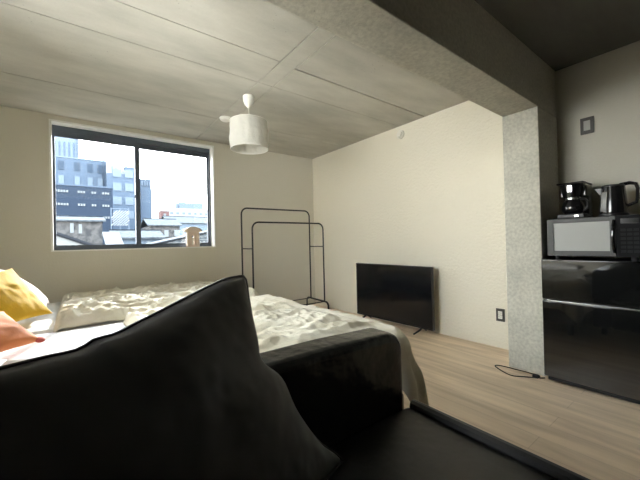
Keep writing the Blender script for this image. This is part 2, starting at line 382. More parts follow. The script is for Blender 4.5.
house('grey house with tiled roof under the netted scaffold', 2.2, 5.2, 27, 31, 1.6, 2.2, O['pale'], O['tile'], ((4.2, 4.45, .2, 1.45),))
# white lean-to roof and grey hipped roof close below the window
r = thing('house', 'pale metal roofed house low in the left corner of the window', 'house', (-1.2, 15, GZ), 'low houses below the window')
MB().box(-4, .55, 14, 18, GZ, .75).build('wall', O['brick'], r, smooth=0)
MB().prism([(-4.2, 2.6), (-.9, 1.72), (.7, 1.0), (.7, .9), (-4.2, .8)], 13.6, 18.2).build('roof', O['metal'], r, smooth=0)
MB().tube([(-4.2, 13.58, 2.6), (-.9, 13.58, 1.70), (.7, 13.58, 1.0)], .07, 6).build('verge', O['ridge'], r)
r = thing('shed', 'shed with a bright white sloping roof below the left pane', 'shed', (1.3, 14.5, GZ))
MB().box(.9, 1.36, 14.2, 15.8, GZ, 1.05).build('wall', O['tile'], r, smooth=0)
MB().prism([(13.9, 1.0), (16, 1.62), (16, 1.7), (13.9, 1.08)], .84, 1.42, axis='x').build('roof', O['metal'], r, smooth=0)
r = thing('house', 'grey tiled gable roof sloping up at the right edge of the window', 'house', (6.5, 21, GZ), 'low houses below the window')
MB().box(3.6, 14, 20.2, 26, GZ, .95).build('wall', O['brick'], r, smooth=0)
MB().prism([(2.6, .95), (7.9, 2.15), (13.6, .95)], 20, 26.2).build('roof', O['tile'], r, smooth=0)
MB().tube([(2.6, 19.95, .95), (7.9, 19.95, 2.15), (13.6, 19.95, .95)], .07, 6).build('verge', O['ridge'], r)
for k in range(6): MB().box(3.4+k*.75, 12.8-k*.75, 19.93, 20.02, 1.02+k*.17, 1.06+k*.17).build('batten', O['metal'], r, smooth=0)
# white mesh sheeting on a scaffold
r = thing('scaffold', 'scaffold with pale diagonal mesh sheeting in the left pane', 'scaffold', (3.8, 40, GZ))
f = MB()
for x in (2.9, 3.7, 4.5): f.tube([(x, 40, GZ), (x, 40, 5.2)], .05, 6)
for z in (0, 1.7, 3.4, 5.1): f.tube([(2.9, 40, z), (4.5, 40, z)], .04, 6)
f.build('frame', O['pale'], r)
n_ = MB()
for k in range(-4, 9):
    x0, z0 = 2.9 + k*.26, 3.3
    p = [(x0+q*.2, 39.94, z0+q*.2) for q in range(9)]
    p = [q for q in p if 2.9 <= q[0] <= 4.6]
    if len(p) > 1: n_.tube(p, .05, 4)
n_.build('mesh_sheeting', O['white'], r)

# ------------------------------------------------------------------ ceiling lamp, detector, wall fittings
LX, LY = 1.345, 2.86
lamp = thing('pendant_lamp', 'white crinkled drum pendant lamp hanging from the concrete ceiling', 'lamp', (LX, LY, H))
MB().lathe([(.052, 0), (.054, -.02), (.050, -.055), (.038, -.085), (.022, -.10), (.012, -.112), (.006, -.118)], (LX, LY, H), 32).build('ceiling_rose', M['lamp_white'], lamp)
MB().tube([(LX, LY, H-.11), (LX+.004, LY, H-.2), (LX, LY, 2.20)], .003).build('cord', M['lamp_white'], lamp)
MB().lathe([(.005, .055), (.018, .05), (.02, 0)], (LX, LY, 2.165)).build('bulb_holder', M['lamp_white'], lamp)
MB().lathe([(.004, -.12), (.025, -.105), (.034, -.075), (.03, -.045), (.016, -.015), (.013, 0)], (LX, LY, 2.165)).build('bulb', M['bulb'], lamp)
sh = MB(); ns = 72; rows = 22; R = .178; ZT, ZB_ = 2.25, 1.985
grid = []
for j in range(rows+1):
    z = ZB_ + (ZT-ZB_)*j/rows; ring = []
    for i in range(ns):
        th = 2*PI*i/ns
        dsp = .013*noise.noise(Vector((math.cos(th)*3.2, math.sin(th)*3.2, z*9))) * math.sin(PI*j/rows)
        dsp += .008*(1-abs(noise.noise(Vector((math.cos(th)*6, math.sin(th)*6, z*16+4))))) * math.sin(PI*j/rows)
        rr = R + dsp
        ring.append(sh.bm.verts.new((LX+rr*math.cos(th), LY+rr*math.sin(th), z)))
    grid.append(ring)
for A, B in zip(grid, grid[1:]):
    for i in range(ns): sh.bm.faces.new((A[i], A[(i+1) % ns], B[(i+1) % ns], B[i]))
so = sh.build('lamp_shade', M['shade'], lamp)
sm = so.modifiers.new('thick', 'SOLIDIFY'); sm.thickness = .0015
for z, nm in ((ZT, 'shade_ring'), (ZB_, 'shade_ring')):
    MB().tube([(LX+R*math.cos(2*PI*i/48), LY+R*math.sin(2*PI*i/48), z) for i in range(48)], .0035, 8, True).build(nm, M['lamp_white'], lamp)
sp = MB()
for k in range(3): sp.tube([(LX, LY, 2.20), (LX+R*math.cos(2*PI*k/3+.4), LY+R*math.sin(2*PI*k/3+.4), ZT)], .002, 6)
sp.build('shade_spider', M['lamp_white'], lamp)

sd = thing('smoke_detector', 'small white round detector on the ceiling behind the pendant lamp', 'smoke detector', (1.36, 3.5, H))
MB().lathe([(.062, 0), (.064, -.012), (.058, -.026), (.04, -.036), (.02, -.04)], (1.36, 3.5, H)).build('body', M['lamp_white'], sd)
MB().lathe([(.064, 0), (.066, -.004), (.066, -.008), (.064, -.01)], (1.36, 3.5, H)).build('mounting_ring', M['white_trim'], sd)

vc = thing('vent_cap', 'round cream vent cap high on the wall above the television', 'vent cap', (XR, 2.545, 2.392))
def disc_x(prof, c):              # a lathe whose axis points into the room from the right wall
    m = MB(); m.lathe(prof, (0, 0, 0), 32)
    for v in m.bm.verts: v.co = Vector((c[0]-v.co.z, c[1]+v.co.y, c[2]+v.co.x))
    return m
disc_x([(.055, 0), (.055, .010), (.050, .016), (.03, .016)], (XR, 2.545, 2.392)).build('cover', M['rocker_white'], vc)
disc_x([(.036, .0155), (.036, .03), (.03, .036), (.01, .038)], (XR, 2.545, 2.392)).build('cap', M['rocker_white'], vc)

def wall_plate(name, label, cat, yc, zc, w, h, rows, inner, dark):
    r = thing(name, label, cat, (XR, yc, zc))
    MB().box(XR-.010, XR, yc-w/2, yc+w/2, zc-h/2, zc+h/2, .002).build('plate', M['plate_grey'], r)
    for k in range(rows):
        hh = h*.62/rows; z0 = zc-h*.31+k*hh
        p = MB().box(XR-.014, XR-.008, yc-w*.24, yc+w*.24, z0+.002, z0+hh-.002, .0015).build('rocker' if name == 'light_switch' else 'socket', inner, r)
        if dark:
            for q in (-1, 1): MB().box(XR-.0146, XR-.0138, yc+q*.009-.0018, yc+q*.009+.0018, z0+hh*.35, z0+hh*.7).build('slot', M['socket_dark'], p)
    return r
wall_plate('light_switch', 'grey light switch plate on the kitchen wall above the coffee maker', 'switch', .715, 1.945, .085, .13, 1, M['rocker'], False)
wall_plate('wall_outlet', 'grey wall outlet plate with white sockets low beside the concrete pillar', 'outlet', 1.41, .322, .078, .122, 2, M['rocker_white'], True)

# ------------------------------------------------------------------ clothes rack
rk = thing('clothes_rack', 'black double rail tubular clothes rack in the corner of the room', 'clothes rack', (2.4, 4.0, 0))
def uframe(xa, xb, y, zt, z0, r=.011, R=.09):
    pts = [(xa, y, z0), (xa, y, zt-R)]
    pts += [(px, y, pz) for px, pz in arc(xa+R, zt-R, R, PI, PI/2)]
    pts += [(px, y, pz) for px, pz in arc(xb-R, zt-R, R, PI/2, 0)]
    pts += [(xb, y, z0)]
    return MB().tube(pts, r, 10)
uframe(1.83, 2.99, 4.2, 1.57, .17).build('tall_rail', M['rack'], rk)
uframe(1.80, 2.955, 3.80, 1.345, .17).build('short_rail', M['rack'], rk)
for xa, xc in ((1.83, 1.80), (2.99, 2.955)): MB().tube([(xa, 4.2, 1.0), (xc, 3.8, 1.0)], .008).build('cross_bar', M['rack'], rk)
for xa in (1.815, 2.955):
    pts = [(xa, 4.33, 0), (xa, 4.33, .11)] + [(xa, y, z) for y, z in arc(4.27, .11, .06, 0, PI/2, 5)] + [(xa, y, z) for y, z in arc(3.76, .11, .06, PI/2, PI, 5)] + [(xa, 3.70, 0)]
    pts = [(px+.035*(py-3.8)/.4, py, pz) for px, py, pz in pts]
    MB().tube(pts, .013, 10).build('foot', M['rack'], rk)
for y in (4.2, 3.8): MB().tube([(1.815, y, .17), (2.955, y, .17)], .008).build('shelf_bar', M['rack'], rk)

# ------------------------------------------------------------------ television
tv = thing('television', 'flat black television standing on the floor against the cream wall', 'television', (3.11, 2.63, 0))
y0, y1, z0, z1 = 2.045, 3.24, .062, .765
bk = MB(); bk.box(3.098, 3.125, y0, y1, z0, z1, .004); bk.box(3.12, 3.16, y0+.12, y1-.12, z0+.03, z0+.42, .012)
bk.build('back_cover', M['plastic_black'], tv)
f = MB(); e = .011
f.box(3.088, 3.10, y0, y0+e, z0, z1, .002); f.box(3.088, 3.10, y1-e, y1, z0, z1, .002)
f.box(3.088, 3.10, y0+e, y1-e, z1-e, z1, .002); f.box(3.088, 3.10, y0+e, y1-e, z0, z0+.018, .002)
f.build('bezel', M['bezel'], tv)
MB().box(3.0915, 3.099, y0+e, y1-e, z0+.018, z1-e).build('screen', M['screen'], tv)
for yc in (2.20, 3.08):
    m = MB(); m.tube([(3.11, yc, .075), (3.06, yc, .045), (2.985, yc+.03, .009)], [.013, .011, .009], 8)
    m.tube([(3.11, yc, .075), (3.16, yc, .045), (3.225, yc+.03, .009)], [.013, .011, .009], 8)
    m.build('stand_leg', M['plastic_black'], tv)

# ------------------------------------------------------------------ fridge, microwave, coffee maker, kettle
FX = 2.75; FY0, FY1 = .345, .897
fr = thing('fridge', 'low black two door fridge with mirror glossy doors beside the pillar', 'fridge', (2.97, .62, 0))
MB().box(FX+.045, 3.215, FY0+.004, FY1-.004, .03, .895, .006).build('body', M['fridge_body'], fr)
lo = MB().box(FX, FX+.042, FY0, FY1, .04, .596, .006, 3).build('lower_door', M['fridge_gloss'], fr)
up = MB().box(FX, FX+.042, FY0, FY1, .612, .90, .006, 3).build('upper_door', M['fridge_gloss'], fr)
MB().box(FX-.002, FX+.02, FY0+.01, FY1-.03, .5965, .604, .001).build('handle', M['chrome'], lo)
MB().box(FX+.02, 3.2, FY0+.02, FY1-.02, .012, .038).build('kick_plate', M['fridge_body'], fr)
for x in (2.83, 3.15):
    for y in (FY0+.06, FY1-.06): MB().lathe([(.02, 0), (.02, .03)], (x, y, 0), 16).build('foot', M['rubber'], fr)

mw = thing('microwave_oven', 'black microwave oven with pale grey door window on the fridge', 'microwave', (3.0, .62, .90))
X0 = 2.83; Y0, Y1, Z0, Z1 = .362, .878, .922, 1.198
MB().box(X0+.03, 3.2, Y0, Y1, Z0, Z1, .006).build('body', M['fridge_body'], mw)
dr = MB(); yd = .492
dr.box(X0, X0+.028, yd, yd+.03, Z0+.004, Z1-.004, .002); dr.box(X0, X0+.028, Y1-.04, Y1, Z0+.004, Z1-.004, .002)
dr.box(X0, X0+.028, yd+.03, Y1-.04, Z1-.034, Z1-.004, .002); dr.box(X0, X0+.028, yd+.03, Y1-.04, Z0+.004, Z0+.04, .002)
dr = dr.build('door', M['silver'], mw)
MB().box(X0+.006, X0+.022, yd+.028, Y1-.038, Z0+.038, Z1-.032).build('door_window', M['mw_glass'], dr)
MB().tube([(X0+.004, yd+.008, Z1-.03), (X0-.018, yd+.010, Z1-.07), (X0-.026, yd+.012, (Z0+Z1)/2), (X0-.018, yd+.010, Z0+.07), (X0+.004, yd+.008, Z0+.03)], .009, 10).build('handle', M['plastic_gloss'], dr)
MB().box(X0, X0+.028, Y0, yd-.002, Z0+.004, Z1-.004, .002).build('control_panel', M['panel'], mw)
MB().box(X0-.001, X0+.004, Y0+.02, yd-.025, Z1-.055, Z1-.022).build('display', M['screen'], mw)
for i in range(6):
    for j in range(3):
        ya = Y0+.02+j*.031; za = Z0+.03+i*.028
        MB().box(X0-.002, X0+.004, ya, ya+.024, za, za+.017, .001).build('button', M['button'], mw)
for x in (2.88, 3.15):
    for y in (Y0+.05, Y1-.05): MB().lathe([(.016, 0), (.018, .024)], (x, y, .90), 16).build('foot', M['rubber'], mw)

TOP = Z1
cm = thing('coffee_maker', 'small black drip coffee maker with glass jug on the microwave', 'coffee maker', (3.02, .75, TOP))
b = MB(); b.box(2.895, 3.13, .668, .832, TOP, TOP+.035, .008); b.box(3.05, 3.13, .672, .828, TOP+.03, TOP+.20, .01)
b.build('base', M['fridge_body'], cm)
hd = MB(); hd.lathe([(.060, 0), (.066, .03), (.078, .085), (.080, .096)], (2.975, .75, TOP+.160), 32); hd.box(2.975, 3.13, .670, .830, TOP+.165, TOP+.256, .01)
hd.build('brew_head', M['plastic_gloss'], cm)
MB().box(2.90, 3.132, .667, .833, TOP+.256, TOP+.268, .006).build('lid', M['plastic_black'], cm)
MB().box(2.893, 2.899, .735, .765, TOP+.195, TOP+.245, .002).build('badge', M['chrome'], cm)
ja = MB(); ja.lathe([(.052, 0), (.068, .02), (.070, .05), (.058, .085), (.045, .105), (.047, .115)], (2.968, .75, TOP+.038), 32)
jug = ja.build('jug', M['plastic_gloss'], cm)
MB().lathe([(.0475, 0), (.0485, .006), (.0485, .014), (.047, .02)], (2.968, .75, TOP+.14), 32).build('jug_band', M['chrome'], jug)
MB().tube([(2.955, .705, TOP+.145), (2.94, .672, TOP+.14), (2.925, .652, TOP+.115), (2.925, .652, TOP+.075), (2.935, .676, TOP+.055)], .008, 8).build('jug_handle', M['plastic_black'], jug)
MB().box(2.889, 2.896, .70, .725, TOP+.01, TOP+.024, .001).build('power_button', M['chrome'], cm)

kt = thing('kettle', 'black electric kettle with a clear water gauge on the microwave', 'kettle', (2.98, .525, TOP))
kc = (2.98, .525)
MB().lathe([(.078, 0), (.08, .006), (.08, .016), (.074, .022)], (*kc, TOP), 40).build('power_base', M['plastic_black'], kt)
bd = MB(); bd.lathe([(.074, .022), (.076, .03), (.074, .07), (.069, .13), (.064, .19), (.063, .205)], (*kc, TOP), 40)
body = bd.build('body', M['plastic_gloss'], kt)
sp = MB(); sp.prism([(kc[1]+.045, TOP+.207), (kc[1]+.10, TOP+.204), (kc[1]+.092, TOP+.192), (kc[1]+.066, TOP+.15), (kc[1]+.045, TOP+.14)], kc[0]-.022, kc[0]+.022, axis='x', bev=.004)
sp.build('spout', M['plastic_black'], kt)
MB().lathe([(.0635, .205), (.064, .211), (.058, .219), (.02, .223)], (*kc, TOP), 40).build('lid', M['plastic_black'], kt)
h_ = [(kc[0], kc[1]-.035, TOP+.217), (kc[0], kc[1]-.085, TOP+.222), (kc[0], kc[1]-.115, TOP+.212), (kc[0], kc[1]-.124, TOP+.18), (kc[0], kc[1]-.122, TOP+.115), (kc[0], kc[1]-.115, TOP+.088), (kc[0], kc[1]-.064, TOP+.066)]
MB().tube(h_, [.012, .013, .012, .011, .011, .010, .010], 10).build('handle', M['plastic_gloss'], kt)
wg = MB(); nn = 8; V = []
for j, (rr, zz) in enumerate(((.0766, .035), (.0750, .07), (.0715, .115), (.0665, .17))):
    V.append([wg.bm.verts.new((kc[0]+rr*math.cos(th), kc[1]+rr*math.sin(th), TOP+zz)) for th in [math.radians(128+34*i/nn) for i in range(nn+1)]])
for A, B in zip(V, V[1:]):
    for i in range(nn): wg.bm.faces.new((A[i], A[i+1], B[i+1], B[i]))
wgo = wg.build('water_gauge', mat('grey_clear_plastic', (.30, .30, .29), .4), kt)
wgo.modifiers.new('t', 'SOLIDIFY').thickness = .002

# power lead on the floor by the pillar
def smooth_path(pts, n=8):
    P = [Vector(p) for p in pts]; out = []
    for i in range(len(P)-1):
        p0, p1, p2, p3 = P[max(i-1, 0)], P[i], P[i+1], P[min(i+2, len(P)-1)]
        for k in range(n):
            t = k/n
            out.append(.5*((2*p1) + (-p0+p2)*t + (2*p0-5*p1+4*p2-p3)*t*t + (-p0+3*p1-3*p2+p3)*t**3))
    out.append(P[-1]); return out
pc = thing('power_cord', 'thin dark power cord looped on the floor beside the pillar', 'cord', (2.72, 1.05, 0))
cz = .0045
MB().tube(smooth_path([(2.79, .905, cz), (2.765, .925, cz), (2.735, .965, cz), (2.70, 1.01, cz), (2.655, 1.07, cz), (2.665, 1.13, cz), (2.735, 1.235, cz), (2.775, 1.245, cz), (2.795, 1.19, cz), (2.80, 1.11, cz), (2.79, 1.03, cz+.006), (2.775, .96, cz+.009), (2.77, .93, cz+.009)]), .004, 8).build('cable', M['rubber'], pc)
MB().box(2.742, 2.782, .935, .975, 0, .02, .005).build('plug', M['rubber'], pc)

# ------------------------------------------------------------------ lantern on the sill
ln = thing('lantern', 'small pale wooden lantern with arched top on the window sill', 'lantern', (1.25, YB+.06, WZ0+.006))
lx, ly, lz = 1.25, YB+.06, WZ0+.006
for s in (-1, 1): MB().box(lx+s*.066-.014, lx+s*.066+.014, ly-.035, ly+.03, lz, lz+.20, .003).build('post', M['pine'], ln)
MB().box(lx-.06, lx+.06, ly-.03, ly+.03, lz, lz+.03, .003).build('base', M['pine'], ln)
fp = MB()
for s in (-1, 1): fp.box(lx+s*.034-.019, lx+s*.034+.019, ly-.02, ly+.02, lz+.03, lz+.15, .002)
fp.box(lx-.053, lx+.053, ly-.02, ly+.02, lz+.15, lz+.205, .002)
fp.build('panel', M['pine'], ln)
ap = [(lx-.115, lz+.205)] + [(px, pz) for px, pz in arc(lx, lz+.10, .17, math.radians(132), math.radians(48), 10)] + [(lx+.115, lz+.205)] + [(lx+.10, lz+.20), (lx-.10, lz+.20)]
MB().prism(ap, ly-.045, ly+.035, bev=.002).build('arched_top', M['pine'], ln)
MB().lathe([(.013, 0), (.013, .09), (.010, .095)], (lx, ly, lz+.03), 20).build('candle', M['candle'], ln)

# ------------------------------------------------------------------ beds
def ridged(v): return 1 - abs(noise.noise(v))*2
def bed(label, x0, x1, y0, y1, sheetz, group='beds side by side'):
    r = thing('bed', label, 'bed', ((x0+x1)/2, (y0+y1)/2, 0), group)
    MB().box(x0, x1, y0, y1, .12, .28, .01).build('frame', M['bed_wood'], r)
    for x in (x0+.06, x1-.06):
        for y in (y0+.06, y1-.06): MB().lathe([(.025, 0), (.03, .12)], (x, y, 0), 16).build('leg', M['bed_wood'], r)
    m = MB().box(x0+.01, x1-.01, y0+.005, y1-.005, .28, sheetz-.004, .04, 4).build('mattress', M['sheet'], r)
    # fitted sheet: softly wrinkled skin over the mattress top
    s = MB(); nx, ny = 90, 70; V = []
    for i in range(nx+1):
        row = []
        for j in range(ny+1):
            u, v = i/nx, j/ny
            x = x0+.012+(x1-x0-.024)*u; y = y0+.007+(y1-y0-.014)*v
            eu = min(u, 1-u)*(x1-x0); ev = min(v, 1-v)*(y1-y0); e_ = min(eu, ev)
            z = sheetz - .05*max(0, 1-e_/.05)**2
            z += (.004*ridged(Vector((x*2.5, y*6, 3))) + .004*noise.noise(Vector((x*5, y*5, 1))))*min(1, e_/.1) + .004
            row.append(s.bm.verts.new((x, y, z)))
        V.append(row)
    for i in range(nx):
        for j in range(ny): s.bm.faces.new((V[i][j], V[i+1][j], V[i+1][j+1], V[i][j+1]))
    so = s.build('fitted_sheet', M['sheet'], r, smooth=180)
    return r
bed('low double bed nearest the black sofa, white sheet bare at its head', -.64, 1.33, 1.06, 2.845, .50)
bed('low double bed under the window wall, white sheet showing beside the yellow cushion', -.64, 1.33, 2.86, 4.36, .50)

def duvet(name, label, x0, x1, y0, y1, foot, near, hang_f, hang_n, base, wrinkle, m, left_end, seed, lim=None, corner=0):
    """cloth over the bed: flat part from x0 to `foot`, y from `near` to y1, drooping past both edges"""
    s = MB(); nx, ny = 190, 170; V = []
    S = foot + hang_f; 
    for i in range(nx+1):
        row = []
        for j in range(ny+1):
            sx = x0 + (S-x0)*i/nx
            ty = (near-hang_n) + (y1-near+hang_n)*j/ny
            ex, ey = max(0, sx-foot), max(0, near-ty); qx, qy = min(sx, foot), max(ty, near)
            if lim and ey > 0:                      # beside the sofa arm there is no room to hang
                k = min(1, max(0, (sx-lim[0])/lim[1])); ey *= k
            dd = math.hypot(ex, ey); R = .085
            if corner and sx > foot-corner and ty < near+corner:
                gx, gy = sx-(foot-corner), near+corner-ty; gl = math.hypot(gx, gy)
                dd = max(0, gl-corner); ex, ey = gx, gy
                if gl > corner: qx, qy = foot-corner+gx/gl*corner, near+corner-gy/gl*corner
                if lim and sx < lim[0]+lim[1]: k = max(0, (sx-lim[0])/lim[1]); dd *= k; ey *= k
                if dd > 0: 
                    el = math.hypot(ex, ey); ex, ey = ex/el*dd, ey/el*dd
            if dd > 1e-6:
                ang = min(dd/R, PI/2); out = R*math.sin(ang); drop = R*(1-math.cos(ang)); rest = max(0, dd-R*PI/2)
                th = math.atan2(ey, ex)
                fold = .03*math.sin(th*9+seed) + .03*noise.noise(Vector((sx*4, ty*4, seed)))
                out += rest*.16 + fold*min(1, rest/.12)
                drop += rest*.97
                x = qx + out*ex/dd; y = qy - out*ey/dd
            else: x, y, drop = sx, ty if not lim else max(ty, near), 0
            p = Vector((sx, ty, seed))
            wv = wrinkle(p)
            e_l = (sx-x0); e_b = (y1-ty)
            puff = 1
            if left_end: puff *= 1-max(0, 1-e_l/.055)**3
            puff *= 1-max(0, 1-e_b/.09)**2.2
            amp = 1 if dd < .02 else max(.25, 1-dd/.15)
            if corner: amp *= min(1, max(.35, (foot-sx)/.16))
            z = base + wv*amp*puff - (base-.513)*(1-puff) - drop
            if ey == 0 and ex > 0: x += wv*.5*(1-amp)
            row.append(s.bm.verts.new((x, y, z)))
        V.append(row)
    for i in range(nx):
        for j in range(ny): s.bm.faces.new((V[i][j], V[i+1][j], V[i+1][j+1], V[i][j+1]))
    o = s.build(name, m, loc=((x0+foot)/2, (near+y1)/2, .5), smooth=180)
    md = o.modifiers.new('thick', 'SOLIDIFY'); md.thickness = .008; md.offset = -1
    tag(o, label, 'duvet', 'duvets'); return o
def crease(q, w_=.22): return max(0, 1-abs(noise.noise(q))/w_)          # narrow raised ridge
def wr_near(p):
    w_ = noise.noise_vector(p*2.1)*.22
    q = Vector((p.x*.9, p.y*3.0+p.x*.5, p.z))+w_
    a = .026*noise.noise(q)
    b = .022*crease(q*1.5+Vector((7, 2, 0)), .30)
    c = .016*crease(Vector((p.x*2.6+p.y*1.2, p.y*6-p.x*1.5, p.z+3))+w_*2.5, .26)
    d_ = .010*crease(Vector((p.x*7+p.y*4, p.y*9-p.x*3, p.z+6))+w_*4, .30)
    e_ = .007*crease(Vector((p.x*15+p.y*6, p.y*17-p.x*5, p.z))+w_*6, .35)
    return a + b + c*1.15 + d_ + e_ + .003*noise.noise(p*22)
def wr_far(p):
    w_ = noise.noise_vector(p*3.2)*.3
    q = Vector((p.x*3.4, p.y*3.8, p.z))+w_*1.5
    a = .020*noise.noise(p*2.4)
    b = .032*crease(q, .30)
    c = .022*crease(q*1.9+Vector((3, 1, 0)), .28)
    d_ = .012*crease(q*3.6+Vector((3, 5, 2)), .3) + .007*crease(q*6.5, .35)
    return a + b + c + d_ + .003*noise.noise(p*22)
duvet('duvet', 'cream crumpled duvet hanging over the foot of the bed beside the black sofa', .26, 1.30, 1.06, 2.76, 1.37, 1.06, .33, .33, .585, wr_near, M['duvet'], True, 1.3, (1.03, .2), .17)
duvet('duvet', 'ivory crumpled duvet on the bed along the window wall', -.14, 1.33, 2.86, 4.35, 1.36, 2.93, .18, .105, .56, wr_far, M['duvet_far'], True, 5.1)

# ------------------------------------------------------------------ pillows and cushions
def pillow_mesh(name, w, h, t, m, seed, n=26, inset=.09, parent=None, wr=.008, power=.45):
    s = MB()
    def P(u, v, sg):
        x = u*w/2*(1-inset*(1-v*v)); y = v*h/2*(1-inset*(1-u*u))
        k = max(0, (1-u*u)*(1-v*v))
        z = sg*t/2*k**power
        q = Vector((x*7, y*7, seed+sg*2.3))
        z += (wr*noise.noise(q) + wr*.8*ridged(q*1.6))*min(1, k*4)
        return (x, y, z)
    for sg in (1, -1):
        V = [[s.bm.verts.new(P(-1+2*i/n, -1+2*j/n, sg)) for j in range(n+1)] for i in range(n+1)]
        for i in range(n):
            for j in range(n): s.bm.faces.new((V[i][j], V[i+1][j], V[i+1][j+1], V[i][j+1]))
    bmesh.ops.remove_doubles(s.bm, verts=s.bm.verts[:], dist=1e-5)
    return s
def frame3(p0, pu, pv):           # corner, corner along U, corner along V -> matrix, width, height
    p0, pu, pv = Vector(p0), Vector(pu), Vector(pv)
    U = (pu-p0); W = U.length; U.normalize(); Vv = (pv-p0); Vv -= U*Vv.dot(U); Hh = Vv.length; Vv.normalize()
    Nn = U.cross(Vv); c_ = p0+U*W/2+Vv*Hh/2
    return Matrix(((U.x, Vv.x, Nn.x, c_.x), (U.y, Vv.y, Nn.y, c_.y), (U.z, Vv.z, Nn.z, c_.z), (0, 0, 0, 1))), W, Hh
def put(o, mx): o.matrix_world = mx; return o

mx, W_, H_ = frame3((-.15, 3.10, .585), (-.43, 2.72, .57), (-.50, 3.10, .92))
o = pillow_mesh('cushion', W_, H_, .13, M['yellow'], 3).build('cushion', M['yellow'], smooth=180); put(o, mx)
tag(o, 'yellow cushion leaning at the head of the bed under the window wall', 'cushion', 'cushions on the beds')
mx, W_, H_ = frame3((-.19, 3.22, .59), (-.19, 3.58, .59), (-.54, 3.22, .92))
o = pillow_mesh('pillow', W_, H_, .13, M['pillow_pink'], 8).build('pillow', M['pillow_pink'], smooth=180); put(o, mx)
tag(o, 'pale pink pillow leaning just beyond the yellow cushion', 'pillow', 'pillows on the beds')
mx, W_, H_ = frame3((-.155, 2.33, .565), (-.46, 2.12, .56), (-.34, 2.61, .71))
oc = thing('cushion', 'orange cushion with a dark red corner on the nearer bed', 'cushion', mx.translation, 'cushions on the beds')
oc.matrix_world = mx; WORLD[oc.name] = Vector((0, 0, 0))
pillow_mesh('cover', W_, H_, .11, M['orange'], 12).build('cover', M['orange'], oc, smooth=180)
cr = MB(); bmesh.ops.create_icosphere(cr.bm, subdivisions=3, radius=.02)
for v in cr.bm.verts: v.co = Vector((-W_/2+.012+v.co.x*1.2, -H_/2+.012+v.co.y*1.2, v.co.z*.55))
cr.build('corner_patch', M['red'], oc, smooth=180)
mx, W_, H_ = frame3((-.25, 1.95, .585), (-.27, 1.40, .585), (-.60, 1.96, .60))
o = pillow_mesh('pillow', W_, H_, .13, M['pillow_white'], 17).build('pillow', M['pillow_white'], smooth=180); put(o, mx)
tag(o, 'white pillow lying on the nearer bed in front of the orange cushion', 'pillow', 'pillows on the beds')

# ------------------------------------------------------------------ black leather sofa
sf = thing('sofa', 'black leather sofa with padded arm standing against the nearer bed', 'sofa', (.4, 0, 0))
SY0, SY1 = -1.05, .828
MB().box(-.42, 1.05, SY0, SY1, .08, .30, .02, 3).build('base', M['leather'], sf)
st = MB(); nx, ny = 60, 80; V = []
for i in range(nx+1):
    row = []
    for j in range(ny+1):
        x = -.36+(1.09+.36)*i/nx; y = SY0+(SY1-SY0)*j/ny
        z = .395 + .006*noise.noise(Vector((x*3, y*3, 2))) - .012*((x-.4)/.8)**2
        e_ = (1.09-x)
        if e_ < .04: z -= .012*(1-e_/.05)**2
        row.append(st.bm.verts.new((x, y, z)))
    V.append(row)
for i in range(nx):
    for j in range(ny): st.bm.faces.new((V[i][j], V[i+1][j], V[i+1][j+1], V[i][j+1]))
bot = [[st.bm.verts.new((v.co.x, v.co.y, .29)) for v in (V[i][0], V[i][-1])] for i in (0, nx)]
def side(a, lo):
    for k in range(len(a)-1): st.bm.faces.new((a[k], a[k+1], lo[k+1], lo[k]))
low = {}
def lowv(v):
    if v not in low: low[v] = st.bm.verts.new((v.co.x, v.co.y, .29))
    return low[v]
for ed in ([V[i][0] for i in range(nx+1)], [V[i][-1] for i in range(nx+1)], V[0], V[-1]): side(ed, [lowv(v) for v in ed])
for row in bot:
    for v in row: st.bm.verts.remove(v)
seat = st.build('seat', M['leather'], sf, smooth=50)
rl = MB().tube(smooth_path([(1.085, SY0+.02, .385), (1.088, -.4, .388), (1.09, 0, .386), (1.088, .4, .389), (1.09, .826, .390)], 6), .022, 10)
rl.build('piping', M['piping'], seat)
def arm(y0, y1):
    poly = [(-.40, .08), (1.055, .08)] + arc(.975, .62, .08, 0.0, PI/2, 8) + [(.7, .71), (.3, .71), (-.40, .70)]
    return MB().prism(poly, y0, y1, bev=.035, seg=4)
arm(.832, .985).build('armrest', M['leather_arm'], sf, smooth=60)
arm(-1.20, SY0-.004).build('armrest', M['leather_arm'], sf, smooth=60)
MB().box(-.56, -.40, -1.20, .985, .10, .74, .04, 4).build('backrest', M['leather'], sf)
for x in (-.35, .98):
    for y in (-1.1, .9): MB().lathe([(.025, 0), (.03, .082)], (x, y, 0), 16).build('leg', M['rubber'], sf)

# big black cushion leaning on the arm, one drooping corner uppermost
CU = thing('cushion', 'large black cushion with piped edge and peaked corner on the sofa', 'cushion', (.2, .68, .41))
Tp = Vector((.345, .805, .97))
A_ = Vector((.277, -.11, -.56)); B_ = Vector((-.56, -.23, -.08))
CUSHION_TOP = [Vector(p) for p in ((0.355, 0.813, 0.982), (0.3, 0.793, 0.98), (0.236, 0.764, 0.965), (0.176, 0.736, 0.948), (0.122, 0.711, 0.932), (0.085, 0.694, 0.922), (0.066, 0.685, 0.916), (0.047, 0.677, 0.912), (0.02, 0.667, 0.911), (-0.001, 0.656, 0.902), (-0.039, 0.643, 0.903), (-0.068, 0.632, 0.903), (-0.088, 0.625, 0.903), (-0.131, 0.609, 0.901), (-0.167, 0.595, 0.898))]
CUSHION_RIGHT = [Vector(p) for p in ((0.355, 0.813, 0.982), (0.363, 0.813, 0.973), (0.361, 0.792, 0.919), (0.36, 0.768, 0.857), (0.36, 0.752, 0.814), (0.357, 0.741, 0.788), (0.37, 0.736, 0.761), (0.415, 0.735, 0.716), (0.448, 0.714, 0.627), (0.511, 0.7, 0.53), (0.572, 0.699, 0.47), (0.595, 0.697, 0.442))]
NB = 40
